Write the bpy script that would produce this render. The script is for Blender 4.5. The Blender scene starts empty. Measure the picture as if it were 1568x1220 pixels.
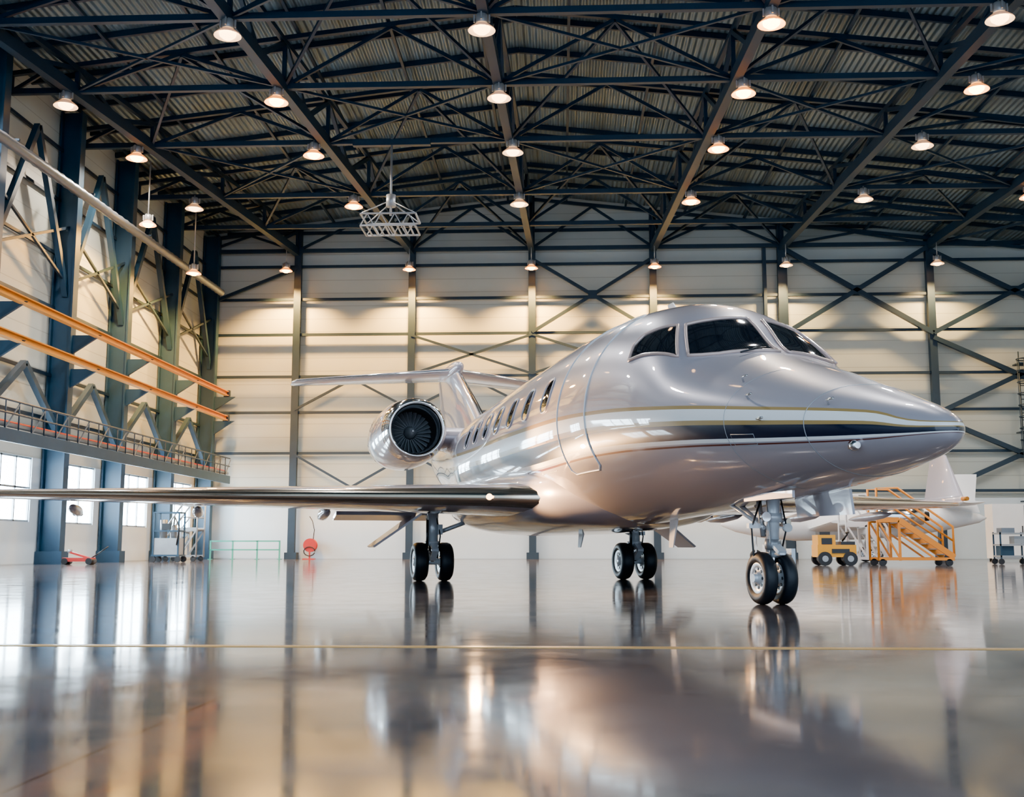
import bpy, math, random
from mathutils import Vector, Matrix
random.seed(4)
FPX=1700.;TH=math.radians(7.64);PS=math.radians(2.56);H=.52
scene=bpy.context.scene
# ------------------------------------------------------------ materials
def mat(name,col,rough=.5,metal=0.,emit=None,es=0.,coat=0.,noise=0.,nscale=3.,bump=0.,bscale=20.):
    m=bpy.data.materials.new(name);m.use_nodes=True;nt=m.node_tree;p=nt.nodes['Principled BSDF']
    p.inputs['Base Color'].default_value=(*col,1);p.inputs['Roughness'].default_value=rough;p.inputs['Metallic'].default_value=metal
    p.inputs['Coat Weight'].default_value=coat;p.inputs['Coat Roughness'].default_value=.03
    if emit: p.inputs['Emission Color'].default_value=(*emit,1);p.inputs['Emission Strength'].default_value=es
    tc=nt.nodes.new('ShaderNodeTexCoord')
    if noise>0:
        n=nt.nodes.new('ShaderNodeTexNoise');n.inputs['Scale'].default_value=nscale;n.inputs['Detail'].default_value=6
        nt.links.new(tc.outputs['Object'],n.inputs['Vector'])
        r=nt.nodes.new('ShaderNodeMix');r.data_type='RGBA'
        r.inputs[6].default_value=(*[c*(1-noise) for c in col],1);r.inputs[7].default_value=(*[min(1,c*(1+noise)) for c in col],1)
        nt.links.new(n.outputs['Fac'],r.inputs[0]);nt.links.new(r.outputs[2],p.inputs['Base Color'])
    if bump>0:
        n=nt.nodes.new('ShaderNodeTexNoise');n.inputs['Scale'].default_value=bscale;nt.links.new(tc.outputs['Object'],n.inputs['Vector'])
        b=nt.nodes.new('ShaderNodeBump');b.inputs['Strength'].default_value=bump;b.inputs['Distance'].default_value=.02
        nt.links.new(n.outputs['Fac'],b.inputs['Height']);nt.links.new(b.outputs['Normal'],p.inputs['Normal'])
    return m
def wave_bump(m,axis,scale,strength,dist=.03):
    nt=m.node_tree;p=nt.nodes['Principled BSDF'];tc=nt.nodes.new('ShaderNodeTexCoord')
    wv=nt.nodes.new('ShaderNodeTexWave');wv.bands_direction=axis;wv.inputs['Scale'].default_value=scale;wv.wave_profile='SIN'
    nt.links.new(tc.outputs['Object'],wv.inputs['Vector'])
    b=nt.nodes.new('ShaderNodeBump');b.inputs['Strength'].default_value=strength;b.inputs['Distance'].default_value=dist
    nt.links.new(wv.outputs['Fac'],b.inputs['Height']);nt.links.new(b.outputs['Normal'],p.inputs['Normal'])
M={}
M['steel']=mat('dark_steel',(.013,.034,.062),.5,noise=.25,nscale=2)
M['steelblue']=mat('blue_steel',(.013,.048,.09),.5,noise=.25,nscale=2)
M['yellow']=mat('crane_yellow',(.60,.22,.010),.4,noise=.15)
M['tugyellow']=mat('tug_yellow',(.85,.38,.01),.35,noise=.08)
M['white']=mat('white_paint',(.8,.81,.82),.35,noise=.05)
M['skirt']=mat('lamp_glass_skirt_halo',(.8,.6,.4),.25,emit=(1,.26,.015),es=1.8,noise=.02)  # orange emission on the skirt stands in for the halo around the bulb
M['skirtp']=mat('lamp_glass_skirt_halo_pale',(.85,.85,.85),.25,emit=(1,.40,.10),es=.5,noise=.02)  # weaker version of the same halo glow, put into the skirt emission
M['grey']=mat('grey_metal',(.35,.37,.39),.4,.5,noise=.2)
M['duct']=mat('galvanised_duct',(.20,.23,.27),.4,.6,noise=.2)
M['rubber']=mat('tyre_rubber',(.016,.018,.022),.5,bump=.1)
M['black']=mat('black_plastic',(.012,.012,.014),.35,noise=.1)
M['red']=mat('red_paint',(.45,.02,.015),.4,noise=.1)
M['green']=mat('green_paint',(.05,.34,.25),.4,noise=.1)
M['chrome']=mat('polished_metal',(.86,.85,.84),.09,1.,noise=.03)
M['chromew']=mat('polished_edge_warm_reflection',(.90,.76,.60),.12,1.,noise=.03)  # warm reflection of the lamps is tinted into the metal colour
M['gearwhite']=mat('gear_white',(.72,.77,.82),.28,.2,coat=.4,noise=.05)
M['hub']=mat('wheel_hub',(.72,.75,.78),.3,.4,noise=.06)
M['glass']=mat('dark_glass',(.012,.014,.018),.04,0,coat=1.,noise=.05)
M['frame']=mat('window_frame_pink',(.66,.48,.42),.25,.2,coat=.5,noise=.04)
M['bulb']=mat('lamp_bulb',(1,.7,.3),.3,emit=(1,.46,.09),es=32.,noise=.01)
M['bulb2']=mat('lamp_bulb_pale',(1,.8,.6),.3,emit=(1,.55,.22),es=11.,noise=.01)
M['win']=mat('frosted_pane',(.9,.95,1),.3,emit=(.66,.86,1),es=30.,noise=.02)
M['stripe']=mat('floor_yellow_line',(.60,.32,.07),.25,noise=.25,nscale=5)
M['orange']=mat('orange_paint',(.8,.27,.02),.4,noise=.1)
def panel_mat(name,col,zs,dark=.72):
    m=mat(name,col,.45);nt=m.node_tree;p=nt.nodes['Principled BSDF'];tc=nt.nodes.new('ShaderNodeTexCoord')
    g=nt.nodes.new('ShaderNodeNewGeometry')
    sx=nt.nodes.new('ShaderNodeSeparateXYZ');nt.links.new(g.outputs['Position'],sx.inputs[0])
    a=nt.nodes.new('ShaderNodeMath');a.operation='MODULO';a.inputs[1].default_value=zs;nt.links.new(sx.outputs['Z'],a.inputs[0])
    c=nt.nodes.new('ShaderNodeMath');c.operation='LESS_THAN';c.inputs[1].default_value=.03;nt.links.new(a.outputs[0],c.inputs[0])
    n=nt.nodes.new('ShaderNodeTexNoise');n.inputs['Scale'].default_value=.6;n.inputs['Detail'].default_value=4;nt.links.new(tc.outputs['Object'],n.inputs['Vector'])
    mx=nt.nodes.new('ShaderNodeMix');mx.data_type='RGBA';mx.inputs[6].default_value=(*[c_*.9 for c_ in col],1);mx.inputs[7].default_value=(*[min(1,c_*1.1) for c_ in col],1);nt.links.new(n.outputs['Fac'],mx.inputs[0])
    m2=nt.nodes.new('ShaderNodeMix');m2.data_type='RGBA';m2.inputs[7].default_value=(*[c_*dark for c_ in col],1);nt.links.new(mx.outputs[2],m2.inputs[6]);nt.links.new(c.outputs[0],m2.inputs[0])
    nt.links.new(m2.outputs[2],p.inputs['Base Color']);return m
M['panel']=panel_mat('wall_panel_cream',(.50,.55,.52),.61)
M['panelt']=panel_mat('wall_panel_upper_grey',(.44,.52,.54),.61)
M['panelw']=panel_mat('wall_panel_white',(.70,.81,.88),5.)
M['roof']=mat('corrugated_roof',(.15,.215,.26),.38,.3,noise=.45,nscale=.5)
wave_bump(M['roof'],'X',1.6,.9,.06)
def floor_mat():
    m=bpy.data.materials.new('polished_concrete');m.use_nodes=True;nt=m.node_tree;p=nt.nodes['Principled BSDF'];L=nt.links.new
    tc=nt.nodes.new('ShaderNodeTexCoord')
    n=nt.nodes.new('ShaderNodeTexNoise');n.inputs['Scale'].default_value=.8;n.inputs['Detail'].default_value=14;n.inputs['Roughness'].default_value=.72;n.inputs['Distortion'].default_value=.6;L(tc.outputs['Object'],n.inputs['Vector'])
    cr=nt.nodes.new('ShaderNodeValToRGB');e=cr.color_ramp.elements;e[0].position=.33;e[0].color=(.085,.075,.077,1);e[1].position=.68;e[1].color=(.18,.158,.156,1);L(n.outputs['Fac'],cr.inputs[0])
    br=nt.nodes.new('ShaderNodeTexBrick');br.offset=0;br.inputs['Scale'].default_value=1;br.inputs['Brick Width'].default_value=5.5;br.inputs['Row Height'].default_value=5.5;br.inputs['Mortar Size'].default_value=.008;br.inputs['Color1'].default_value=br.inputs['Color2'].default_value=(1,1,1,1);br.inputs['Mortar'].default_value=(.45,.42,.4,1)
    mp=nt.nodes.new('ShaderNodeMapping');mp.inputs['Location'].default_value=(1.2,1.4,0);L(tc.outputs['Object'],mp.inputs[0]);L(mp.outputs[0],br.inputs['Vector'])
    mu=nt.nodes.new('ShaderNodeMix');mu.data_type='RGBA';mu.blend_type='MULTIPLY';mu.inputs[0].default_value=1;L(cr.outputs[0],mu.inputs[6]);L(br.outputs['Color'],mu.inputs[7]);L(mu.outputs[2],p.inputs['Base Color'])
    n2=nt.nodes.new('ShaderNodeTexNoise');n2.inputs['Scale'].default_value=2.2;n2.inputs['Detail'].default_value=12;n2.inputs['Roughness'].default_value=.7;L(tc.outputs['Object'],n2.inputs['Vector'])
    mr=nt.nodes.new('ShaderNodeMapRange');mr.inputs[1].default_value=.3;mr.inputs[2].default_value=.7;mr.inputs[3].default_value=.045;mr.inputs[4].default_value=.12;L(n2.outputs['Fac'],mr.inputs[0]);L(mr.outputs[0],p.inputs['Roughness'])
    p.inputs['IOR'].default_value=1.7
    return m
M['floor']=floor_mat()
def body_mat(name,stripes):
    m=bpy.data.materials.new(name);m.use_nodes=True;nt=m.node_tree;p=nt.nodes['Principled BSDF'];L=nt.links.new
    base=(.47,.435,.475)
    p.inputs['Base Color'].default_value=(*base,1);p.inputs['Metallic'].default_value=.25;p.inputs['Roughness'].default_value=.35
    p.inputs['Coat Weight'].default_value=1;p.inputs['Coat Roughness'].default_value=.02;p.inputs['Coat IOR'].default_value=1.5
    p.inputs['Specular IOR Level'].default_value=.3
    if not stripes: return m
    tc=nt.nodes.new('ShaderNodeTexCoord');sx=nt.nodes.new('ShaderNodeSeparateXYZ');L(tc.outputs['Object'],sx.inputs[0])
    def mth(op,a,b=None,c=None):
        n=nt.nodes.new('ShaderNodeMath');n.operation=op
        for i,v in enumerate((a,b,c)):
            if v is None: continue
            if isinstance(v,(int,float)): n.inputs[i].default_value=v
            else: L(v,n.inputs[i])
        return n.outputs[0]
    x=mth('DIVIDE',mth('ADD',sx.outputs['X'],17.),20.)
    def curve(pts,lo,hi):
        fc=nt.nodes.new('ShaderNodeFloatCurve');cv=fc.mapping.curves[0]
        pts=sorted(pts);P=[((a+17)/20,(b-lo)/(hi-lo)) for a,b in pts]
        cv.points[0].location=P[0];cv.points[1].location=P[-1]
        for q in P[1:-1]: cv.points.new(*q)
        fc.mapping.update();L(x,fc.inputs['Value'])
        return mth('ADD',mth('MULTIPLY',fc.outputs[0],hi-lo),lo)
    z0=curve([(-17,2.45),(-13,1.95),(-10,1.62),(-7.3,1.5),(-4.1,1.48),(-1.5,1.50),(0.2,1.435),(1.55,1.355),(2.2,1.325),(2.65,1.32),(3,1.32)],1.,3.)
    W=curve([(-17,.2),(-13,.45),(-7.3,.52),(-4.1,.53),(-1.5,.43),(1.55,.27),(2.2,.21),(2.65,.09),(3,.06)],0.,1.)
    t=mth('DIVIDE',mth('SUBTRACT',sx.outputs['Z'],z0),W)
    t=mth('MULTIPLY_ADD',t,.5,.25)
    cr=nt.nodes.new('ShaderNodeValToRGB');cr.color_ramp.interpolation='CONSTANT'
    B=(*base,1);G=(.42,.27,.09,1)
    bands=[(-.5,B),(-.09,(.14,.04,.03,1)),(-.045,B),(0,(.95,.95,.93,1)),(.10,(.006,.010,.028,1)),(.47,G),(.60,(.97,.97,.95,1)),(.90,G),(1.0,B)]
    el=cr.color_ramp.elements
    el[0].position=0;el[0].color=B;el[1].position=bands[1][0]*.5+.25;el[1].color=bands[1][1]
    for q,c in bands[2:]:
        e=el.new(q*.5+.25);e.color=c
    L(t,cr.inputs[0])
    L(cr.outputs[0],p.inputs['Base Color'])
    d=nt.nodes.new('ShaderNodeMath');d.operation='COMPARE';L(t,d.inputs[0]);d.inputs[1].default_value=.5;d.inputs[2].default_value=.25
    mt=mth('MULTIPLY_ADD',d.outputs[0],-.25,.25);L(mt,p.inputs['Metallic'])
    return m
M['body']=body_mat('fuselage_paint',True);M['silver']=body_mat('silver_paint',False)
# ------------------------------------------------------------ mesh builder
class MB:
    def __init__(s): s.V=[];s.F=[];s.I=[];s.S=[];s.m=[]
    def mi(s,k):
        if k not in s.m: s.m.append(k)
        return s.m.index(k)
    def add(s,vs,fs,k,smooth=False):
        o=len(s.V);s.V+=[tuple(v) for v in vs];i=s.mi(k)
        for f in fs: s.F.append(tuple(o+a for a in f));s.I.append(i);s.S.append(smooth)
    def box(s,c,d,k,R=None):
        hx,hy,hz=d[0]/2,d[1]/2,d[2]/2
        vs=[Vector((x,y,z)) for x in(-hx,hx) for y in(-hy,hy) for z in(-hz,hz)]
        if R is not None: vs=[R@v for v in vs]
        vs=[v+Vector(c) for v in vs]
        s.add(vs,[(0,1,3,2),(4,6,7,5),(0,4,5,1),(2,3,7,6),(0,2,6,4),(1,5,7,3)],k)
    def beam(s,p,q,w,h,k):
        p=Vector(p);q=Vector(q);d=q-p;l=d.length
        if l<1e-5:return
        d/=l;up=Vector((0,0,1))
        if abs(d.z)>.98: up=Vector((0,1,0))
        sd=d.cross(up).normalized();u=sd.cross(d)
        R=Matrix((sd,d,u)).transposed()
        s.box((p+q)/2,(w,l,h),k,R)
    def frame(s,d):
        d=Vector(d).normalized();up=Vector((0,0,1)) if abs(d.z)<.95 else Vector((1,0,0))
        a=d.cross(up).normalized();return a,a.cross(d)
    def rev(s,prof,o,d,k,n=24,cap=True,kf=None):
        o=Vector(o);d=Vector(d).normalized();a,b=s.frame(d);vs=[]
        for t,r in prof:
            for j in range(n):
                an=2*math.pi*j/n;vs.append(o+d*t+(a*math.cos(an)+b*math.sin(an))*r)
        base=len(s.V);s.V+=[tuple(v) for v in vs]
        for i in range(len(prof)-1):
            mi=s.mi(kf(i) if kf else k)
            for j in range(n):
                s.F.append((base+i*n+j,base+i*n+(j+1)%n,base+(i+1)*n+(j+1)%n,base+(i+1)*n+j));s.I.append(mi);s.S.append(True)
        if cap:
            for i in (0,len(prof)-1):
                if prof[i][1]>1e-4:
                    s.F.append(tuple(base+i*n+j for j in range(n)));s.I.append(s.mi(kf(min(i,len(prof)-2)) if kf else k));s.S.append(False)
    def cyl(s,p,q,r,k,n=12,r2=None):
        p=Vector(p);q=Vector(q);s.rev([(0,r),((q-p).length,r if r2 is None else r2)],p,q-p,k,n)
    def tube(s,pts,r,k,n=8,closed=False):
        pts=[Vector(p) for p in pts];N=len(pts);vs=[]
        pa=None
        for i,p in enumerate(pts):
            a=pts[(i+1)%N] if (closed or i<N-1) else p
            b=pts[i-1] if (closed or i>0) else p
            d=(a-b).normalized()
            if pa is None: pa,_=s.frame(d)
            pa=(pa-d*pa.dot(d)).normalized();pb=d.cross(pa)
            for j in range(n):
                an=2*math.pi*j/n;vs.append(p+(pa*math.cos(an)+pb*math.sin(an))*r)
        fs=[]
        for i in range(N if closed else N-1):
            i2=(i+1)%N
            fs+=[(i*n+j,i*n+(j+1)%n,i2*n+(j+1)%n,i2*n+j) for j in range(n)]
        if not closed: fs+=[tuple(range(n)),tuple((N-1)*n+j for j in range(n))]
        s.add(vs,fs,k,True)
    def grid(s,rows,k,closed=False,smooth=True,kf=None):
        n=len(rows[0]);vs=[p for r in rows for p in r];o=len(s.V);s.V+=[tuple(v) for v in vs]
        for i in range(len(rows)-1):
            for j in range(n if closed else n-1):
                j2=(j+1)%n
                s.F.append((o+i*n+j,o+i*n+j2,o+(i+1)*n+j2,o+(i+1)*n+j));s.I.append(s.mi(kf(i,j) if kf else k));s.S.append(smooth)
    def cap(s,row,k):
        s.add(row,[tuple(range(len(row)))],k)
    def obj(s,name,parent=None,loc=None,fixn=True):
        me=bpy.data.meshes.new(name);me.from_pydata(s.V,[],s.F)
        for k in s.m: me.materials.append(M[k])
        me.polygons.foreach_set('material_index',s.I);me.polygons.foreach_set('use_smooth',s.S)
        if fixn:
            import bmesh
            b=bmesh.new();b.from_mesh(me);bmesh.ops.recalc_face_normals(b,faces=b.faces);b.to_mesh(me);b.free()
        me.update()
        o=bpy.data.objects.new(name,me);scene.collection.objects.link(o)
        if parent: o.parent=parent
        if loc: o.location=loc
        return o
def empty(name,loc=(0,0,0),rz=0):
    e=bpy.data.objects.new(name,None);scene.collection.objects.link(e);e.location=loc;e.rotation_euler=(0,0,rz);e.empty_display_size=.3;return e
# ------------------------------------------------------------ room shell
XL,XR,YB,YF=-16.5,24.,50.,-6.
RX=-1.3
def roofz(x): return 16.8-.115*abs(x-RX)
m=MB();m.box(((XL+XR)/2,(YB+YF)/2,-.1),(XR-XL+2,YB-YF+.6,.2),'floor');m.obj('floor')
m=MB();m.box((3.75,5.96,.0015),(40.4,.09,.003),'stripe');m.obj('floor_marking_line')
m=MB()
W_=XR-XL+.6;xc=(XL+XR)/2
m.box((xc,YB+.15,15.2),(W_,.3,3.6),'panelt');m.box((xc,YB+.15,8.05),(W_,.3,10.7),'panel');m.box((xc,YB+.15,1.35),(W_,.3,2.7),'panelw')
m.obj('wall_back')
m=MB()
wins=[(22.,28.6),(30.2,33.9),(35.2,38.6),(40.0,43.7),(45.1,48.9)]
m.box((XL-.15,(YB+YF)/2,9.45),(.3,YB-YF,12.3),'panel')
m.box((XL-.15,(YB+YF)/2,.65),(.3,YB-YF,1.3),'panelw')
yy=[YF]+[v for w_ in wins for v in w_]+[YB]
for i in range(0,len(yy),2): m.box((XL-.15,(yy[i]+yy[i+1])/2,2.3),(.3,yy[i+1]-yy[i],2.0),'panelw')
m.obj('wall_left')
for n_,(a,b) in enumerate(wins):
    m=MB();m.box((XL-.12,(a+b)/2,2.3),(.04,b-a,2.0),'win')
    nb=int((b-a)/.9)
    for i in range(nb+1): m.box((XL-.07,a+(b-a)*i/nb,2.3),(.06,.06,2.0),'grey')
    for z in (1.33,2.35,3.27): m.box((XL-.07,(a+b)/2,z),(.06,b-a,.06),'grey')
    m.obj('window_%d'%(n_+1))
m=MB();m.box((XR+.15,(YB+YF)/2,8),(.3,YB-YF,16),'panel');m.obj('wall_right')
m=MB()
for x0,x1 in ((XL-.3,RX),(RX,XR+.3)):
    a,b=roofz(x0),roofz(x1)
    m.add([(x0,YF,a),(x1,YF,b),(x1,YB+.3,b),(x0,YB+.3,a),(x0,YF,a+.15),(x1,YF,b+.15),(x1,YB+.3,b+.15),(x0,YB+.3,a+.15)],[(0,1,2,3),(4,7,6,5),(0,4,5,1),(3,2,6,7)],'roof')
m.obj('ceiling')
m=MB()
y=YF+1
while y<YB:
    for x0,x1 in ((XL,RX),(RX,XR)): m.beam((x0,y,roofz(x0)-.1),(x1,y,roofz(x1)-.1),.1,.18,'steel')
    y+=2.2
x=XL+.6
while x<XR:
    m.beam((x,YF,roofz(x)-.24),(x,YB,roofz(x)-.24),.09,.1,'steel');x+=2.7
m.obj('roof_purlins')
BC=14.1
XW=[-12.1,-6.8,-1.3,4.2,10.0,16.6,21.6];X28=[-15,-8.5,-1.9,5.3,11.3,18,23.8]
def rowx(k,y): return max(XL+.3,min(XR-.2,XW[k]+(X28[k]-XW[k])*(50-y)/23))
TY=[49.5,45.6,41.4,35.8,31.2,26.8,22.2,17.5,12.5,7.5,2.5]
m=MB()
for y in TY:
    m.beam((XL,y,BC),(XR,y,BC),.16,.17,'steel')
    for x0,x1 in ((XL,RX),(RX,XR)): m.beam((x0,y,roofz(x0)-.38),(x1,y,roofz(x1)-.38),.14,.14,'steel')
    xs_=[XL]+[rowx(k,y) for k in range(7)]+[XR]
    for i in range(len(xs_)-1):
        a,b=xs_[i],xs_[i+1]
        if b-a<.6: continue
        mid=(a+b)/2;zt_=roofz(mid)-.45
        m.beam((a,y,BC),(mid,y,zt_),.08,.11,'steel');m.beam((b,y,BC),(mid,y,zt_),.08,.11,'steel')
        m.beam((a,y,BC),(a,y,roofz(a)-.45),.12,.12,'steel')
m.obj('roof_truss')
m=MB()
for k in range(7):
    for i in range(len(TY)-1):
        y0,y1=TY[i],TY[i+1];a,b=rowx(k,y0),rowx(k,y1)
        m.beam((a,y0,BC-.05),(b,y1,BC-.05),.26,.36,'steel')
        ta,tb=roofz(a)-.5,roofz(b)-.5
        m.beam((a,y0,ta),(b,y1,tb),.14,.16,'steel')
        mid=((a+b)/2,(y0+y1)/2,BC)
        m.beam((a,y0,ta),mid,.12,.14,'steel');m.beam((b,y1,tb),mid,.12,.14,'steel')
        if k<6:
            c,d=rowx(k+1,y0),rowx(k+1,y1)
            if (i+k)%2==0:
                if i>1: m.beam((a,y0,BC),(d,y1,BC),.07,.08,'steel');m.beam((b,y1,BC),(c,y0,BC),.07,.08,'steel')
            else:
                m.beam((a,y0,BC),((b+d)/2,y1,roofz((b+d)/2)-.5),.08,.1,'steel')
                m.beam((c,y0,BC),((b+d)/2,y1,roofz((b+d)/2)-.5),.08,.1,'steel')
m.obj('longitudinal_roof_truss')
Y0=49.7
for k,x in enumerate(XW[:6]):
    m=MB();w_=.24 if k!=4 else .28
    hh=roofz(x)-.2
    m.box((x,Y0,hh/2),(w_,.36,hh),'steel')
    m.box((x,Y0-.2,BC/2),(w_+.08,.04,BC),'steel');m.box((x,Y0-.05,.15),(w_+.3,.5,.3),'steel')
    if k==4:
        m.box((x-.75,Y0,BC/2),(.14,.3,BC),'steel');m.box((x+.2,Y0,BC/2),(.1,.3,BC),'steel')
    m.obj('steel_column')
m=MB()
cols=[XL]+XW[:6]+[23.9]
for z in (3.0,4.75,6.6,8.25,10.2,11.85,13.4): m.beam((XL,Y0,z),(XR,Y0,z),.12,.12,'steel')
m.beam((XL+1,Y0,15.0),(XR-2,Y0,15.0),.1,.14,'steel')
m.obj('wall_girts')
m=MB()
def br(i,j,z0,z1,full=True,w=.14):
    a,b=cols[i],cols[j];
    m.beam((a,Y0-.2,z0),(b,Y0-.2,z1),w,w,'steel')
    if full: m.beam((a,Y0-.2,z1),(b,Y0-.2,z0),w,w,'steel')
    if full: m.box(((a+b)/2,Y0-.25,(z0+z1)/2),(.4,.05,.4),'steel')
br(3,4,10.2,13.6);br(5,6,10.0,14.0,w=.2);br(6,7,10.0,13.8,w=.2)
br(6,7,6.4,9.8,w=.2);br(6,7,3.,6.2,w=.2)
for i in (1,2,3,4):
    a,b=cols[i],cols[i+1];c=(a+b)/2
    if i<3: m.beam((a,Y0-.2,6.7),(c,Y0-.2,8.1),.1,.1,'steel');m.beam((c,Y0-.2,8.1),(b,Y0-.2,6.7),.1,.1,'steel')
    m.beam((a,Y0-.2,4.7),(c,Y0-.2,3.2),.1,.1,'steel');m.beam((c,Y0-.2,3.2),(b,Y0-.2,4.7),.1,.1,'steel')
for i in (2,3):
    a,b=cols[i],cols[i+1];m.beam((a,Y0-.2,10.1),(b,Y0-.2,8.3),.1,.1,'steel');m.beam((a,Y0-.2,8.3),(b,Y0-.2,10.1),.1,.1,'steel')
m.beam((XL+.4,Y0-.2,11.7),(XW[0],Y0-.2,13.3),.14,.14,'steel')
m.obj('wall_cross_bracing')
LY=[49.4,44.3,39.2,34.6,29.6,24.6,18,12,6]
for y in LY:
    m=MB();zt_=roofz(XL+.4)-.3
    m.box((XL+.4,y,zt_/2),(.7,.06,zt_),'steelblue');m.box((XL+.08,y,zt_/2),(.06,.36,zt_),'steelblue');m.box((XL+.74,y,zt_/2),(.06,.36,zt_),'steelblue')
    m.box((XL+.45,y,.2),(.85,.5,.4),'steelblue')
    for z in(6.3,7.4):
        m.add([(XL+.7,y-.05,z-.1),(XL+1.7,y-.05,z-.1),(XL+.7,y-.05,z-.75),(XL+.7,y+.05,z-.1),(XL+1.7,y+.05,z-.1),(XL+.7,y+.05,z-.75)],[(0,1,2),(3,5,4),(0,3,4,1),(1,4,5,2),(0,2,5,3)],'steelblue')
    m.obj('crane_column')
m=MB()
for i in range(len(LY)-1):
    y0,y1=LY[i],LY[i+1];X=XL+.45
    for a,b in ((8.6,13.4),(4.1,6.0)):
        m.beam((X,y0,a),(X,(y0+y1)/2,b),.18,.18,'steelblue');m.beam((X,y1,a),(X,(y0+y1)/2,b),.18,.18,'steelblue')
    m.beam((X,y0,10.9),(X,y1,9.0),.08,.08,'steel');m.beam((X,y0,9.0),(X,y1,10.9),.08,.08,'steel')
    for z in (4.6,6.0,8.2,10.0,11.8,13.5): m.beam((XL+.1,y0,z),(XL+.1,y1,z),.08,.1,'steel')
m.obj('side_wall_bracing')
for z in (7.4,6.3):
    m=MB();x=XL+1.6
    m.beam((x,4,z),(x,48.4,z),.2,.035,'yellow');m.beam((x,4,z-.17),(x,48.4,z-.17),.2,.035,'yellow');m.beam((x,4,z-.085),(x,48.4,z-.085),.05,.17,'yellow')
    m.box((x,48.5,z-.08),(.28,.12,.3),'steel');m.obj('crane_rail')
m=MB();x=XL+1.3
m.beam((x,4,3.65),(x,48.9,3.65),.8,.08,'grey')
m.beam((x+.4,4,3.5),(x+.4,48.9,3.5),.08,.35,'steelblue');m.cyl((x+.4,4,4.45),(x+.4,48.9,4.45),.03,'steel');m.cyl((x+.4,4,4.1),(x+.4,48.9,4.1),.025,'steel')
m.cyl((x+.3,4,3.8),(x+.3,48.9,3.8),.07,'duct');m.cyl((x+.15,4,3.9),(x+.15,48.9,3.9),.05,'red')
for i in range(60):
    y=4+i*.75
    m.cyl((x+.4,y,3.65),(x+.4,y,4.45),.02,'steel',6)
    if i%2: m.beam((x+.4,y,3.65),(x+.4,y+.75,4.4),.03,.03,'duct')
m.obj('service_walkway')
m=MB()
pts=[(XL+1.4,4+i*.25,11.25+.012*i*.25) for i in range(176)]
rows=[]
n=14
for i,p in enumerate(pts):
    r=.145+(.02 if i%2 else 0);rows.append([(p[0]+r*math.cos(6.283*j/n),p[1],p[2]+r*math.sin(6.283*j/n)) for j in range(n)])
m.grid(rows,'duct',closed=True)
for i in range(0,176,20): m.box((XL+1.15,4+i*.25,pts[i][2]+.2),(.7,.06,.06),'steel')
m.obj('ventilation_duct')
# ------------------------------------------------------------ lamps
def lamp(x,y,z,top,pale=False,watts=1500,sc=1.2,col=None,ang=165):
    m=MB()
    m.cyl((0,0,top-z),(0,0,.34*sc),.025,'grey',8)
    m.rev([(0,.1*sc),(.04*sc,.13*sc),(.2*sc,.13*sc),(.24*sc,.1*sc)],(0,0,.14*sc),(0,0,1),'grey',14)
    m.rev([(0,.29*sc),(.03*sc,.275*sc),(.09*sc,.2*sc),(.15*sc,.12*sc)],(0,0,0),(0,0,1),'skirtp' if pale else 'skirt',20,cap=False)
    for a in range(4): m.box((.16*sc*math.cos(a*1.57),.16*sc*math.sin(a*1.57),.27*sc),(.04,.04,.2),'grey')
    b='bulb2' if pale else 'bulb'
    m.rev([(-.08*sc,.01),(-.06*sc,.1*sc),(0,.17*sc),(.05*sc,.18*sc),(.1*sc,.1*sc)],(0,0,0),(0,0,1),b,16)
    o=m.obj('high_bay_lamp',loc=(x,y,z))
    if watts:
        ld=bpy.data.lights.new('lamp_light','SPOT');ld.energy=watts;ld.color=col or ((1,.84,.66) if not pale else (.97,.98,1));ld.spot_size=math.radians(ang);ld.spot_blend=.5;ld.shadow_soft_size=.2
        lo=bpy.data.objects.new('lamp_light',ld);scene.collection.objects.link(lo);lo.parent=o;lo.location=(0,0,-.14*sc)
LX=[[-15.0,-14.6,-14.2,-14.1],[-8.45,-8.3,-8.2,-7.9],[-1.95,-1.75,-1.55,-1.55],[5.3,5.3,5.2,4.95],[10.9,11.9,11.8,11.4],[15.8,17.2,17.4,17.5]]
LYs=[26.8,31.1,35.6,41.2]
pale={(0,0),(0,1),(0,3),(1,0),(2,0),(2,1),(2,2),(2,3),(4,2),(4,3),(4,0)}
for k in range(6):
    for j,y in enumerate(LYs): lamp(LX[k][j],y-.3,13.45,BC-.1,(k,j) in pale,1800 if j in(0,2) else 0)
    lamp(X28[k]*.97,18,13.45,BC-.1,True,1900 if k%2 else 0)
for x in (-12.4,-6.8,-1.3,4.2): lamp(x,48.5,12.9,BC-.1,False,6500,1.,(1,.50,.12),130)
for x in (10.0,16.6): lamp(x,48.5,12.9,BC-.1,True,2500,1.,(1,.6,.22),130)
for y in (41.7,36.8): lamp(XL+2.2,y,11.1 if y>40 else 11.6,13.9,False,3800,1.,(1,.5,.10))
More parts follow.
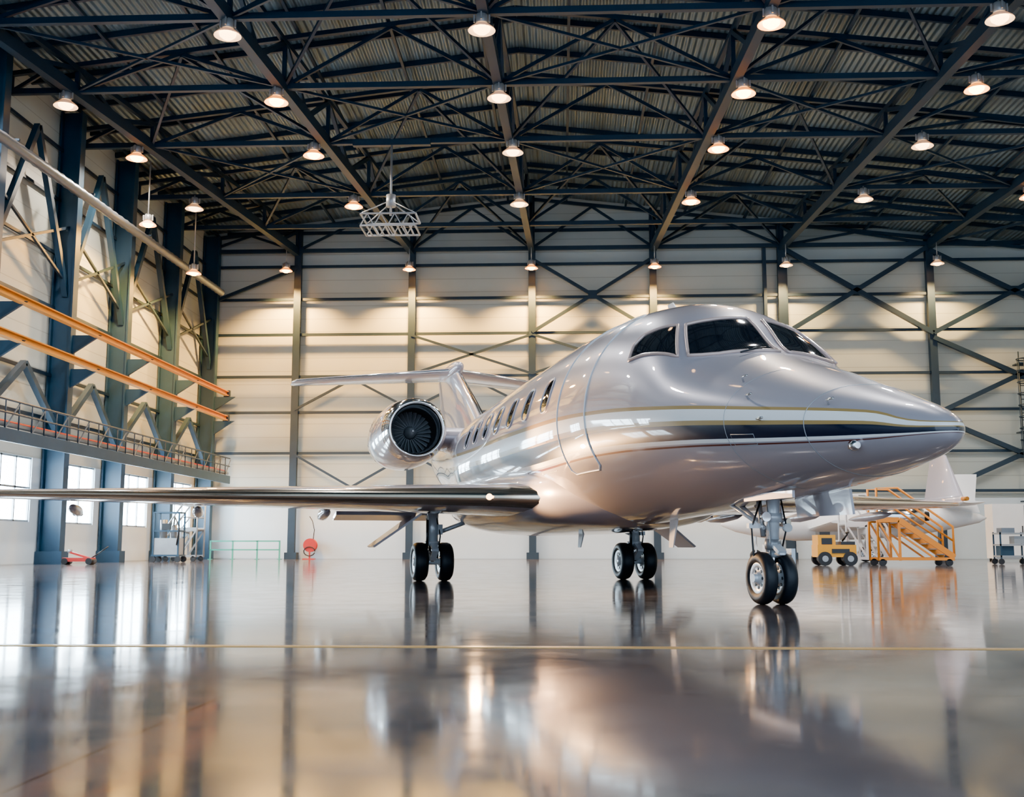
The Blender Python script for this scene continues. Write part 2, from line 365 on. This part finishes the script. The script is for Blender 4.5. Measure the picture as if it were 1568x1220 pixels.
# ------------------------------------------------------------ jet
HD=math.radians(17.2)
jet=empty('private_jet',(1.935,10.5,0),-(math.pi/2-HD))
ST=[(2.80,1.35,1.33,.01,1.34),(2.76,1.41,1.27,.08,1.345),(2.6,1.505,1.20,.19,1.365),(2.2,1.65,1.125,.40,1.42),(1.6,1.85,1.06,.665,1.5),(1.0,2.05,1.01,.88,1.57),(.4,2.25,.97,1.04,1.65),(.1,2.38,.95,1.10,1.7),(-.3,2.70,.93,1.16,1.75),(-.7,2.94,.91,1.20,1.8),(-1.2,3.08,.885,1.24,1.86),(-2,3.17,.85,1.29,1.92),(-3,3.19,.8,1.30,1.95),(-5,3.12,.76,1.30,1.95),(-8.3,2.98,.76,1.24,1.93),(-9.5,2.93,.86,1.12,2.0),(-11,2.88,1.05,.92,2.1),(-13,2.8,1.45,.7,2.25),(-15,2.75,1.95,.42,2.4),(-16.5,2.7,2.4,.15,2.55)]
A=ST[::-1]
def pch(k):
    x=[a[0] for a in A];y=[a[k] for a in A];n=len(x);h=[x[i+1]-x[i] for i in range(n-1)];d=[(y[i+1]-y[i])/h[i] for i in range(n-1)];mm=[0]*n
    for i in range(1,n-1):
        if d[i-1]*d[i]>0:
            w1=2*h[i]+h[i-1];w2=h[i]+2*h[i-1];mm[i]=(w1+w2)/(w1/d[i-1]+w2/d[i])
    mm[0]=d[0];mm[-1]=d[-1]
    def f(t):
        t=max(x[0],min(x[-1],t));i=0
        while i<n-2 and t>x[i+1]: i+=1
        u=(t-x[i])/h[i]
        return (2*u**3-3*u**2+1)*y[i]+(u**3-2*u**2+u)*h[i]*mm[i]+(-2*u**3+3*u**2)*y[i+1]+(u**3-u**2)*h[i]*mm[i+1]
    return f
zt,zb,wd,zm=pch(1),pch(2),pch(3),pch(4)
def sf0(s,ph):
    p=math.radians(ph);c,sn=math.cos(p),math.sin(p)
    return Vector((s,-wd(s)*c,zm(s)+((zt(s)-zm(s)) if sn>0 else (zm(s)-zb(s)))*sn))
def sf(s,ph,off=0):
    p=sf0(s,ph)
    if off:
        a=sf0(s+.01,ph)-sf0(s-.01,ph);b=sf0(s,ph+.3)-sf0(s,ph-.3);n=a.cross(b).normalized()
        c=Vector((s,0,zm(s)))
        if n.dot(p-c)<0:n=-n
        p=p+n*off
    return p
m=MB();nS,nP=170,112
rows=[[sf0(2.80-((i/(nS-1))**1.6)*19.3,360*j/nP) for j in range(nP)] for i in range(nS)]
m.grid(rows,'body',closed=True);m.cap(rows[0],'body');m.cap(rows[-1],'body')
m.obj('fuselage',jet)
def lerp_poly(P,t):
    n=len(P)-1;x=t*n;i=min(int(x),n-1);u=x-i
    return (P[i][0]*(1-u)+P[i+1][0]*u,P[i][1]*(1-u)+P[i+1][1]*u)
m=MB()
def patch(bot,top,flip):
    nu,nv=16,8;rows=[]
    for a in range(nv+1):
        r=[]
        for b in range(nu+1):
            p=lerp_poly(bot,b/nu);q=lerp_poly(top,b/nu);t=a/nv
            s_=p[0]*(1-t)+q[0]*t;ph=p[1]*(1-t)+q[1]*t
            if flip: ph=180-ph
            r.append(sf(s_,ph,.008))
        rows.append(r)
    m.grid(rows,'glass')
    loop=rows[0]+[r[-1] for r in rows[1:]]+rows[-1][::-1][1:]+[r[0] for r in rows[::-1][1:-1]]
    m.tube(loop,.018,'frame',6,closed=True)
for fl in(False,True):
    e1=92.5 if not fl else 82.5
    patch([(-.06,48),(.02,54),(.10,62),(.17,76),(.20,e1)],[(-.48,60),(-.45,65),(-.42,71),(-.40,79),(-.39,e1-1.5)],fl)
    patch([(-.80,28),(-.62,32),(-.4,37),(-.13,43)],[(-.89,37),(-.86,44),(-.72,50),(-.54,57)],fl)
m.tube([sf(.24,70,.03),sf(.18,80,.03),sf(.16,86,.03)],.01,'black',6)
m.obj('cockpit_windows',jet)
m=MB()
for fl in(False,True):
    for s0 in(-3.1,-3.95,-4.75,-5.5,-6.2,-6.9,-7.6):
        rows=[]
        for r in(0,.5,.85,1.):
            rr=[]
            for j in range(20):
                an=6.2832*j/20;cx=math.copysign(abs(math.cos(an))**.7,math.cos(an));cy=math.copysign(abs(math.sin(an))**.7,math.sin(an))
                ph=17+10*r*cy
                if fl: ph=180-ph
                rr.append(sf(s0+.16*r*cx,ph,.006))
            rows.append(rr)
        m.grid(rows,'glass',closed=True);m.tube(rows[-1],.012,'silver',6,closed=True)
m.obj('cabin_windows',jet)
m=MB()
loop=[sf(-1.62,p,.001) for p in range(-30,64,4)]+[sf(-1.62-.09*i,66,.001) for i in range(1,10)]+[sf(-2.52,p,.001) for p in range(62,-33,-4)]+[sf(-2.52+.09*i,-33,.001) for i in range(1,10)]
m.tube(loop,.011,'white',5,closed=True)
m.tube([sf(1.75,p,.0) for p in range(-170,190,5)],.004,'grey',4)
m.tube([sf(.95,p,.0) for p in range(-80,75,5)],.003,'grey',4)
def rect(s0,s1,p0,p1):
    L=[sf(s0,p0),sf(s0,p1),sf(s1,p1),sf(s1,p0)];m.tube(L,.004,'grey',4,closed=True)
rect(1.0,1.25,-22,-12);rect(-3.6,-3.0,-28,-10)
for s_,p_ in((1.15,24),(1.35,2),(.9,42),(1.9,30)):
    a=sf(s_,p_);b=sf(s_,p_,.05);m.tube([a,b,b+Vector((.1,0,0))],.009,'chrome',6)
for s_,p_ in((2.1,-28),):
    b=sf(s_,p_,.02);m.rev([(0,.04),(.05,.04),(.08,.025)],b,(1,0,0),'chrome',12)
m.obj('door_seams_and_probes',jet)
m=MB()
def blade(p,h,c,d=1):
    x,y,z=p;m.add([(x,y-.012,z),(x-c,y-.012,z),(x-c*1.3,y-.006,z+h*d),(x-c*.7,y-.006,z+h*d),(x,y+.012,z),(x-c,y+.012,z),(x-c*1.3,y+.006,z+h*d),(x-c*.7,y+.006,z+h*d)],[(0,1,2,3),(4,7,6,5),(0,3,7,4),(1,5,6,2),(3,2,6,7)],'white')
blade((-2.0,0,3.15),.16,.25);blade((-4.4,0,3.1),.25,.3);blade((-2.4,.1,.84),.32,.2,-1);blade((-5.2,-.1,.72),.2,.2,-1)
m.obj('antennas',jet)
m=MB();rows=[]
SB=[(-2.3,.25,1.15,.22),(-2.8,.75,1.16,.33),(-3.4,1.17,1.16,.41),(-4.2,1.40,1.17,.45),(-5.5,1.50,1.18,.49),(-7.5,1.48,1.18,.49),(-9,1.25,1.2,.44),(-10,.85,1.25,.35),(-10.8,.3,1.3,.2)]
for i in range(len(SB)-1):
    for u in range(6):
        t=u/6
        q=[SB[i][k]*(1-t)+SB[i+1][k]*t for k in range(4)]
        rows.append([(q[0],q[1]*math.copysign(abs(math.cos(a))**.8,math.cos(a)),q[2]+q[3]*math.copysign(abs(math.sin(a))**.8,math.sin(a))) for a in [6.2832*j/40 for j in range(40)]])
m.grid(rows,'silver',closed=True);m.cap(rows[0],'silver');m.cap(rows[-1],'silver')
o=m.obj('belly_fairing',jet);sm=o.modifiers.new('s','SMOOTH');sm.iterations=8
def foil(n=14):
    xs=[(1-math.cos(math.pi*i/n))/2 for i in range(n+1)]
    def t(x): return 5*(.2969*math.sqrt(x)-.126*x-.3516*x*x+.2843*x**3-.1036*x**4)
    return [(x,t(x)) for x in xs[::-1]]+[(x,-t(x)*.75) for x in xs[1:]]
FO=foil()
def surf(m,secs,k,sgn,le='chrome',vertical=False,lex=.04):
    rows=[]
    for (b,sl,c,z,t) in secs:
        r=[]
        for x,y in FO:
            if vertical: r.append((sl-x*c,y*t,b))
            else: r.append((sl-x*c,-sgn*b,z+y*t))
        rows.append(r)
    nf=len(FO)
    m.grid(rows,k,closed=True,kf=lambda i,j:(le if FO[j][0]<lex+.001 and FO[(j+1)%nf][0]<lex+.001 else k))
    m.cap(rows[0],k);m.cap(rows[-1],k)
WS=[(.6,-3.2,5.4,1.10,.6),(1.3,-3.62,4.8,1.12,.52),(1.6,-3.85,4.5,1.13,.46),(3.0,-4.8,3.7,1.17,.38),(5.5,-6.55,2.6,1.24,.27),(8.35,-8.5,1.5,1.32,.15)]
for sgn,nm in((1,'right_wing'),(-1,'left_wing')):
    m=MB();surf(m,WS,'silver',sgn,'chromew',lex=.06)
    rows=[]
    for (b,sl,c,z,t,tilt) in [(8.35,-8.5,1.5,1.32,.15,0),(8.52,-8.62,1.36,1.36,.12,.5),(8.62,-8.75,1.2,1.48,.1,1.1),(8.8,-9.45,.5,2.32,.05,1.35)]:
        rows.append([(sl-x*c,-sgn*(b-y*t*math.sin(tilt)),z+y*t*math.cos(tilt)) for x,y in FO])
    m.grid(rows,'silver',closed=True);m.cap(rows[-1],'silver')
    for b in(3.4,5.3,7.2):
        sl=-3.85-(b-1.6)*.69;c=4.5-(b-1.6)*.45;z=1.1+b*.02
        m.rev([(0,.01),(.3,.07),(.8,.09),(1.3,.05),(1.5,.01)],(sl-c*.62,-sgn*b,z-.10),(-1,0,-.05),'silver',12)
    m.box((-8.4,-sgn*2.4,1.02),(.5,1.6,.06),'silver',Matrix.Rotation(-.15,3,'Y'))
    m.cyl((-8.55,-sgn*8.45,1.42),(-8.4,-sgn*8.45,1.42),.04,'orange' ,8)
    m.rev([(0,.035),(.03,.04),(.05,.02)],(-3.94,-sgn*1.75,1.14),(1,0,0),'bulb2',14)  # small glowing disc, added to give the wing-root spot a fixture
    m.obj(nm,jet)
ld=bpy.data.lights.new('added_wing_root_glow','SPOT');ld.energy=520;ld.color=(1,.55,.22);ld.spot_size=math.radians(130);ld.spot_blend=.9;ld.shadow_soft_size=.06  # added spot that throws the warm patch on the lower fuselage side
lo=bpy.data.objects.new('added_wing_root_glow',ld);scene.collection.objects.link(lo);lo.parent=jet;lo.location=(-3.75,-1.95,1.25)
lo.rotation_euler=Vector((.8,.75,.15)).to_track_quat('-Z','Y').to_euler()
m=MB();surf(m,[(2.55,-11.0,5.0,0,.5),(3.05,-11.7,4.2,0,.36),(3.4,-12.3,3.7,0,.3),(4.4,-14.2,2.3,0,.22)],'silver',1,'chrome',vertical=True)
m.rev([(0,.01),(.15,.1),(.5,.16),(1.6,.16),(2.3,.05),(2.5,.01)],(-13.9,0,4.45),(-1,0,0),'silver',16)
m.obj('tail_fin',jet)
for sgn,nm in((1,'right_tailplane'),(-1,'left_tailplane')):
    m=MB();surf(m,[(.0,-14.4,1.9,4.42,.2),(3.4,-15.5,.95,4.22,.11),(3.5,-15.75,.6,4.22,.05)],'silver',sgn,'chrome');m.obj(nm,jet)
for sgn,nm in((1,'right_engine'),(-1,'left_engine')):
    m=MB();o_=Vector((-10.2,-sgn*1.58,2.64));d=(-1,0,0)
    prof=[(.9,.40),(.3,.41),(.08,.44),(.015,.47),(0,.49),(.02,.515),(.12,.56),(.35,.60),(.9,.64),(1.8,.64),(2.6,.57),(3.3,.45),(3.32,.43),(2.6,.40)]
    m.rev(prof,o_,d,'silver',48,cap=False,kf=lambda i:'black' if i<1 else('chrome' if i<7 else('silver' if i<12 else 'black')))
    m.rev([(.9,.41),(.92,.001)],o_,d,'black',32,cap=False)
    m.rev([(.45,.005),(.5,.05),(.62,.09),(.78,.11),(.88,.12)],o_,d,'grey',24)
    m.rev([(.42,.005),(.46,.03)],o_,d,'white',10)
    for i in range(26):
        a=6.2832*i/26;R=Matrix.Rotation(a,3,'X')
        m.box(o_+Vector((-.84,0,0))+R@Vector((0,0,.26)),(.1,.012,.28),'grey',R@Matrix.Rotation(.6,3,'Z'))
    m.rev([(2.6,.36),(3.5,.28),(3.7,.17),(3.72,.0)],o_,d,'grey',24)
    m.obj(nm,jet)
    m=MB();rows=[]
    for b in(.45,1.15): rows.append([(-10.75-x*2.3,-sgn*b,2.55+y*.5) for x,y in FO])
    m.grid(rows,'silver',closed=True);m.cap(rows[0],'silver');m.cap(rows[1],'silver');m.obj(nm.split('_')[0]+'_pylon',jet)
def wheel(m,c,r,w_):
    x,y,z=c;hw=w_/2
    m.rev([(-hw*.7,r*.58),(-hw*.96,r*.68),(-hw,r*.82),(-hw*.75,r*.95),(-hw*.4,r),(hw*.4,r),(hw*.75,r*.95),(hw,r*.82),(hw*.96,r*.68),(hw*.7,r*.58)],c,(0,1,0),'rubber',40,cap=False)
    for sg in(-1,1): m.rev([(sg*hw*.72,r*.6),(sg*hw*.8,r*.56),(sg*hw*.55,r*.45),(sg*hw*.5,r*.25),(sg*hw*.85,r*.22),(sg*hw*.9,.005)],c,(0,1,0),'hub',28,cap=False)
    for i in range(8):
        a=6.2832*i/8
        for sg in(-1,1): m.cyl((x+math.cos(a)*r*.36,y+sg*hw*.5,z+math.sin(a)*r*.36),(x+math.cos(a)*r*.36,y+sg*hw*.62,z+math.sin(a)*r*.36),r*.06,'black',8)
m=MB();r=.24
for s_ in(-1,1): wheel(m,(0,s_*.10,r),r,.13)
m.cyl((0,-.19,r),(0,.19,r),.04,'gearwhite')
m.cyl((0,0,r-.02),(.04,0,.55),.04,'chrome');m.cyl((.03,0,.48),(.10,0,1.12),.06,'gearwhite',16)
m.rev([(0,.085),(.08,.085)],(.06,0,.76),(.1,0,1),'gearwhite',16);m.rev([(0,.07),(.05,.08),(.1,.07)],(.04,0,.5),(.1,0,1),'grey',16)
m.box((0,0,.5),(.14,.1,.1),'gearwhite')
m.beam((.07,.0,.56),(.22,0,.47),.08,.035,'gearwhite');m.beam((.22,0,.47),(.05,0,r+.2),.05,.035,'gearwhite')
m.box((.0,.205,.36),(.1,.04,.3),'gearwhite');m.box((.02,.195,.2),(.16,.04,.14),'gearwhite')
m.cyl((-.1,-.06,.98),(-.02,-.06,.62),.025,'grey');m.cyl((.02,.1,.75),(.1,.14,.75),.04,'chrome')
m.cyl((.1,-.11,.80),(.15,-.11,.80),.045,'chrome');m.cyl((.1,.11,.70),(.15,.11,.70),.04,'white')
m.cyl((-.75,0,1.0),(-.02,0,.66),.025,'gearwhite');m.cyl((-.7,.15,1.0),(0,.06,.7),.018,'gearwhite');m.cyl((-.7,-.15,1.0),(0,-.06,.7),.018,'gearwhite')
m.tube([(.02,-.1,.95),(-.04,-.17,.7),(-.03,-.16,.45),(0,-.1,.3)],.010,'black',6);m.tube([(.08,.08,.95),(.13,.1,.7),(.1,.06,.5)],.009,'black',6)
m.tube([(.05,-.05,.95),(.12,-.08,.75),(.1,-.05,.55),(.05,-.03,.4)],.008,'grey',6)
for s_ in(-1,1): m.box((-.05,s_*.14,.72),(.05,.12,.045),'gearwhite')
m.obj('nose_gear',jet)
m=MB()
m.box((.5,.27,.91),(.95,.025,.22),'silver',Matrix.Rotation(.12,3,'X'));m.box((.5,-.27,.97),(.9,.025,.06),'silver')
m.box((-.45,.24,.86),(.5,.02,.12),'silver')
m.obj('nose_gear_doors',jet)
for sgn,nm in((1,'right_main_gear'),(-1,'left_main_gear')):
    m=MB();x,y=-8.0,-sgn*1.7;r=.3
    for s_ in(-1,1): wheel(m,(x,y+s_*.2,r),r,.22)
    m.cyl((x,y-.26,r),(x,y+.26,r),.05,'gearwhite')
    m.cyl((x,y,r),(x+.02,y,.62),.06,'chrome');m.cyl((x+.02,y,.55),(x+.05,y,1.1),.09,'gearwhite',16)
    m.rev([(0,.12),(.06,.12)],(x+.02,y,.56),(0,0,1),'gearwhite',16)
    m.beam((x+.08,y,.6),(x+.3,y,.48),.1,.04,'gearwhite');m.beam((x+.3,y,.48),(x+.05,y,r+.03),.1,.04,'gearwhite')
    m.cyl((x+.03,y,.72),(x+.05,y+sgn*.75,1.0),.035,'gearwhite');m.cyl((x+.04,y,.75),(x-.6,y,1.05),.03,'gearwhite')
    m.box((x+.1,y+.1,.8),(.1,.08,.16),'grey');m.cyl((x+.12,y-.1,.95),(x+.12,y-.1,.5),.02,'black',8);m.tube([(x+.1,y+.05,1.0),(x+.16,y+.1,.7),(x+.05,y+.08,.35)],.012,'black',6)
    m.add([(x+.5,y-sgn*.25,1.02),(x-.5,y-sgn*.25,1.02),(x-.4,y-sgn*.95,.52),(x+.3,y-sgn*.95,.52),(x+.5,y-sgn*.27,1.05),(x-.5,y-sgn*.27,1.05),(x-.4,y-sgn*.98,.54),(x+.3,y-sgn*.98,.54)],[(0,1,2,3),(4,7,6,5),(0,4,5,1),(1,5,6,2),(2,6,7,3),(3,7,4,0)],'silver')
    m.obj(nm,jet)
# ------------------------------------------------------------ second aircraft
e=empty('light_aircraft',(14.0,40.3,0),math.radians(172))
m=MB()
m.rev([(0,.02),(.25,.16),(1.2,.36),(2.6,.58),(4.2,.66),(6.6,.66),(7.8,.52),(8.7,.3),(9.2,.08),(9.25,.01)],(-1.0,0,1.55),(1,0,-.02),'white',32)
m.obj('fuselage',e)
m=MB();surf(m,[(1.75,1.0,1.8,0,.16),(2.2,.75,1.4,0,.13),(3.1,.1,.85,0,.08)],'white',1,'orange',vertical=True);m.obj('tail_fin',e)
for sgn,nm in((1,'right'),(-1,'left')):
    m=MB();surf(m,[(.1,.6,1.2,2.0,.12),(1.9,.1,.7,2.05,.07)],'white',sgn,'chrome');m.obj(nm+'_tailplane',e)
    m=MB();surf(m,[(.4,5.2,1.9,1.15,.24),(4.0,4.7,1.1,1.35,.12)],'white',sgn,'chrome');m.obj(nm+'_wing',e)
    m=MB();o_=(2.9,-sgn*.95,1.6);m.rev([(.35,.27),(.04,.31),(0,.34),(.06,.38),(.4,.42),(1.1,.40),(1.6,.3),(1.65,.22),(1.3,.17)],o_,(-1,0,0),'chrome',28,cap=False);m.rev([(.35,.28),(.3,.06),(.15,.005)],o_,(-1,0,0),'black',20,cap=False)
    m.rev([(1.4,.2),(1.8,.16),(1.82,.0)],o_,(-1,0,0),'black',18)
    m.box((2.2,-sgn*.6,1.7),(.9,.4,.1),'white');m.obj(nm+'_engine',e)
    m=MB();wheel(m,(3.0,-sgn*1.3,.28),.28,.16);m.cyl((3.0,-sgn*1.3,.28),(3.0,-sgn*1.2,1.2),.05,'gearwhite');m.cyl((3.0,-sgn*1.38,.28),(3.0,-sgn*1.2,.28),.04,'gearwhite');m.obj(nm+'_main_gear',e)
m=MB();wheel(m,(7.0,0,.22),.22,.12);m.cyl((7.0,-.1,.22),(7.0,.1,.22),.03,'gearwhite');m.beam((7.0,.1,.2),(7.0,.1,.6),.05,.05,'gearwhite');m.beam((7.,.1,.6),(7.,0,.62),.05,.05,'gearwhite');m.cyl((7.0,0,.55),(7.0,0,1.1),.05,'gearwhite');m.obj('nose_gear',e)
# ------------------------------------------------------------ ground equipment & small stuff
def at(name,x,y,rz=0): return empty(name,(x,y,0),rz)
m=MB();e=at('tow_tug',7.9,33)
m.box((0,0,.42),(1.1,.8,.35),'tugyellow');m.box((-.28,0,.72),(.5,.75,.32),'tugyellow');m.box((.33,0,.64),(.4,.7,.1),'black');m.tube([(.25,0,.7),(.4,0,.9),(.4,.15,.95),(.4,-.15,.95)],.03,'black',6)
m.box((-.3,0,.92),(.3,.5,.1),'black');m.box((-.28,-.38,.7),(.3,.02,.18),'black');m.box((.1,-.41,.42),(.5,.02,.12),'black')
for a in(-.36,.36):
    for b in(-.4,.4): m.cyl((a,b-.08,.2),(a,b+.08,.2),.2,'rubber',20);m.cyl((a,b-.09,.2),(a,b+.09,.2),.09,'grey',12)
m.obj('tug_body',e)
def stairs(name,x,y,k,L,Ht,rz=0,n=8):
    e=at(name,x,y,rz);m=MB();Wd=.9
    for s_ in(-1,1):
        yy_=s_*Wd/2
        m.beam((-L/2,yy_,.25),(L/2-.6,yy_,Ht),.07,.16,k);m.beam((L/2-.6,yy_,Ht),(L/2,yy_,Ht),.07,.14,k)
        m.tube([(-L/2,yy_,.25),(-L/2,yy_,1.1),(L/2-.6,yy_,Ht+.9),(L/2,yy_,Ht+.9),(L/2,yy_,.15)],.035,k,6)
        m.tube([(-L/2,yy_,.7),(L/2-.6,yy_,Ht+.45),(L/2,yy_,Ht+.45)],.03,k,6)
        m.beam((L/2-.6,yy_,Ht),(L/2-.6,yy_,.15),.06,.06,k);m.beam((-L/2,yy_,.2),(L/2,yy_,.2),.08,.08,k);m.beam((L/2-.6,yy_,.2),(L/2,yy_,Ht),.05,.05,k);m.beam((-L/4,yy_,.2),(L/2-.6,yy_,Ht*.7),.05,.05,k)
        for xx in(-L/2+.15,L/2-.1): m.cyl((xx,yy_-.04,.1),(xx,yy_+.04,.1),.1,'rubber',14)
    for i in range(n):
        t=(i+.5)/n;m.box((-L/2+(L-.6)*t,0,.25+(Ht-.25)*t),(.22,Wd,.03),'grey')
    m.box((L/2-.3,0,Ht),(.6,Wd,.04),'grey')
    m.obj('stair_frame',e)
stairs('maintenance_stairs',10.0,32.6,'orange',2.1,1.3,math.pi,7)
stairs('maintenance_stairs',9.1,34.3,'white',1.2,1.2,math.pi,5)
stairs('maintenance_stairs',-14.4,42.,'grey',1.3,1.2,0,5)
e=at('tool_cabinet',17.9,44.5);m=MB()
m.box((0,0,1.15),(2.4,.8,2.1),'white');m.box((0,-.41,1.15),(.02,.02,2.),'grey');m.box((0,-.41,.12),(2.3,.02,.1),'grey')
for a in(-.1,.1): m.box((a,-.43,1.2),(.03,.04,.3),'black')
for a in(-1.1,1.1):
    for b in(-.3,.3): m.cyl((a,b,0),(a,b,.1),.05,'black',8)
m.obj('cabinet_body',e)
for cx_,cy_ in((14.0,35.6),(15.6,37.)):
    e=at('service_cart',cx_,cy_);m=MB()
    for z in(.25,.6,.95): m.box((0,0,z),(.9,.6,.05),'grey')
    for a in(-.43,.43):
        for b in(-.28,.28): m.beam((a,b,.1),(a,b,1.0),.04,.04,'steelblue');m.cyl((a,b-.03,.09),(a,b+.03,.09),.09,'rubber',12)
    m.box((-.2,0,.42),(.4,.4,.3),'steelblue');m.box((.2,0,.75),(.35,.4,.24),'grey');m.box((-.15,0,1.05),(.4,.4,.15),'duct');m.obj('cart_frame',e)
e=at('floor_jack',-14.9,34);m=MB()
m.box((0,0,.15),(.9,.35,.12),'red');m.beam((.3,0,.2),(-.3,0,.38),.12,.06,'red');m.cyl((-.3,0,.36),(-.3,0,.46),.07,'grey');m.tube([(.4,0,.2),(.9,0,.55)],.02,'black',6)
for a in(-.38,.38): m.cyl((a,-.2,.1),(a,.2,.1),.1,'black',12)
m.obj('jack_body',e)
e=at('hydraulic_power_cart',-14.0,39.3);m=MB()
m.box((0,0,.55),(.9,.6,.6),'grey');m.box((0,0,.24),(1.,.7,.06),'steelblue')
for a in(-.45,.45):
    for b in(-.3,.3): m.beam((a,b,.2),(a,b,1.75),.05,.05,'steelblue');m.cyl((a,b-.04,.11),(a,b+.04,.11),.11,'rubber',14)
for z in(1.1,1.75):
    for b in(-.3,.3): m.beam((-.45,b,z),(.45,b,z),.05,.05,'steelblue')
    for a in(-.45,.45): m.beam((a,-.3,z),(a,.3,z),.05,.05,'steelblue')
m.cyl((-.2,0,.85),(-.2,0,1.5),.13,'duct',14);m.cyl((.18,0,.85),(.18,0,1.3),.1,'duct',14);m.box((0,-.32,1.25),(.3,.05,.22),'black');m.tube([(.2,-.1,1.3),(.3,-.3,1.6),(.48,-.33,1.2),(.4,-.35,.6)],.025,'black',6)
m.obj('cart_body',e)
m=MB()
for z in(.42,.8): m.beam((-15.6,49.1,z),(-12.5,49.1,z),.06,.06,'green')
for x in(-15.6,-14.6,-13.5,-12.5): m.beam((x,49.1,0),(x,49.1,.83),.06,.06,'green');m.box((x,49.1,.01),(.18,.18,.02),'green')
m.obj('guard_rail')
m=MB();hx=-11.2
m.rev([(0,.3),(.04,.3),(.05,.18),(.2,.18),(.21,.3),(.25,.3)],(hx,49.3,.62),(0,1,0),'red',24);m.box((hx,49.7,.62),(.2,.5,.25),'red')
m.tube([(hx+.25*math.cos(t*.5),49.25,.35+.2*math.sin(t*.5)) for t in range(13)],.025,'black',6)
m.tube([(hx+.1,49.5,.8),(hx+.15,49.5,1.3),(hx+.05,49.5,1.7),(hx-.1,49.6,1.9)],.02,'black',6)
m.box((hx,49.2,.02),(.5,.4,.04),'red');m.beam((hx,49.3,0),(hx,49.3,.35),.06,.06,'red')
m.obj('fire_hose_reel')
m=MB();cx,cy=20.2,48.3
for s_ in(-.25,.25): m.cyl((cx+s_,cy+.45,0),(cx+s_,cy+.45,9),.03,'steel',8)
for i in range(29): m.cyl((cx-.25,cy+.45,.3+i*.3),(cx+.25,cy+.45,.3+i*.3),.02,'steel',6)
for z in [4.6+i*.5 for i in range(9)]: m.tube([(cx+.5*math.cos(a),cy+.5*math.sin(a),z) for a in [6.2832*j/20 for j in range(20)]],.025,'steel',6,closed=True)
for j in range(8):
    a=6.2832*j/8;m.cyl((cx+.5*math.cos(a),cy+.5*math.sin(a),4.6),(cx+.5*math.cos(a),cy+.5*math.sin(a),8.6),.015,'steel',6)
for z in(2.5,5.5,8.5): m.beam((cx,cy+.45,z),(cx,49.45,z),.5,.06,'steel')
m.obj('caged_ladder')
m=MB();cx,cy,cz=-5.6,35.4,10.9
for z in(0,.4):
    for b in(-.6,.6): m.beam((cx-.9,cy+b,cz+z),(cx+.9,cy+b,cz+z),.05,.05,'grey')
    for a in(-.9,.9): m.beam((cx+a,cy-.6,cz+z),(cx+a,cy+.6,cz+z),.05,.05,'grey')
for i in range(10): m.beam((cx-.9+i*.2,cy-.6,cz),(cx-.9+i*.2,cy+.6,cz),.05,.03,'grey')
for i in range(4):
    a=cx-.9+i*.45
    for b in(-.6,.6): m.beam((a,cy+b,cz),(a+.22,cy+b,cz+.4),.03,.03,'grey');m.beam((a+.22,cy+b,cz+.4),(a+.45,cy+b,cz),.03,.03,'grey')
m.cyl((cx,cy,cz+.5),(cx,cy,BC+.1),.04,'grey',8)
for a in(-.9,.9):
    for b in(-.6,.6): m.cyl((cx+a,cy+b,cz+.4),(cx+a*.15,cy+b*.3,cz+.9),.02,'grey',6)
m.cyl((cx,cy,cz+.8),(cx,cy,cz+1.2),.16,'grey',14)
m.beam((cx-1.3,cy,BC-.2),(cx+1.3,cy,BC-.2),.2,.2,'steel')
m.obj('suspended_platform')
# ------------------------------------------------------------ world, camera
wo=bpy.data.worlds.new('daylight');scene.world=wo;wo.use_nodes=True;bg=wo.node_tree.nodes['Background'];bg.inputs[0].default_value=(.58,.77,1,1);bg.inputs[1].default_value=2.3
cd=bpy.data.cameras.new('camera');co=bpy.data.objects.new('camera',cd);scene.collection.objects.link(co)
cd.sensor_width=36;cd.lens=FPX/1568*36;co.location=(0,0,H);co.rotation_euler=(math.radians(90)+TH,0,PS);cd.clip_end=300
scene.camera=co
try:
    scene.view_settings.view_transform='AgX';scene.view_settings.look='AgX - Punchy';scene.view_settings.exposure=1.0
except Exception as ex: print(ex)
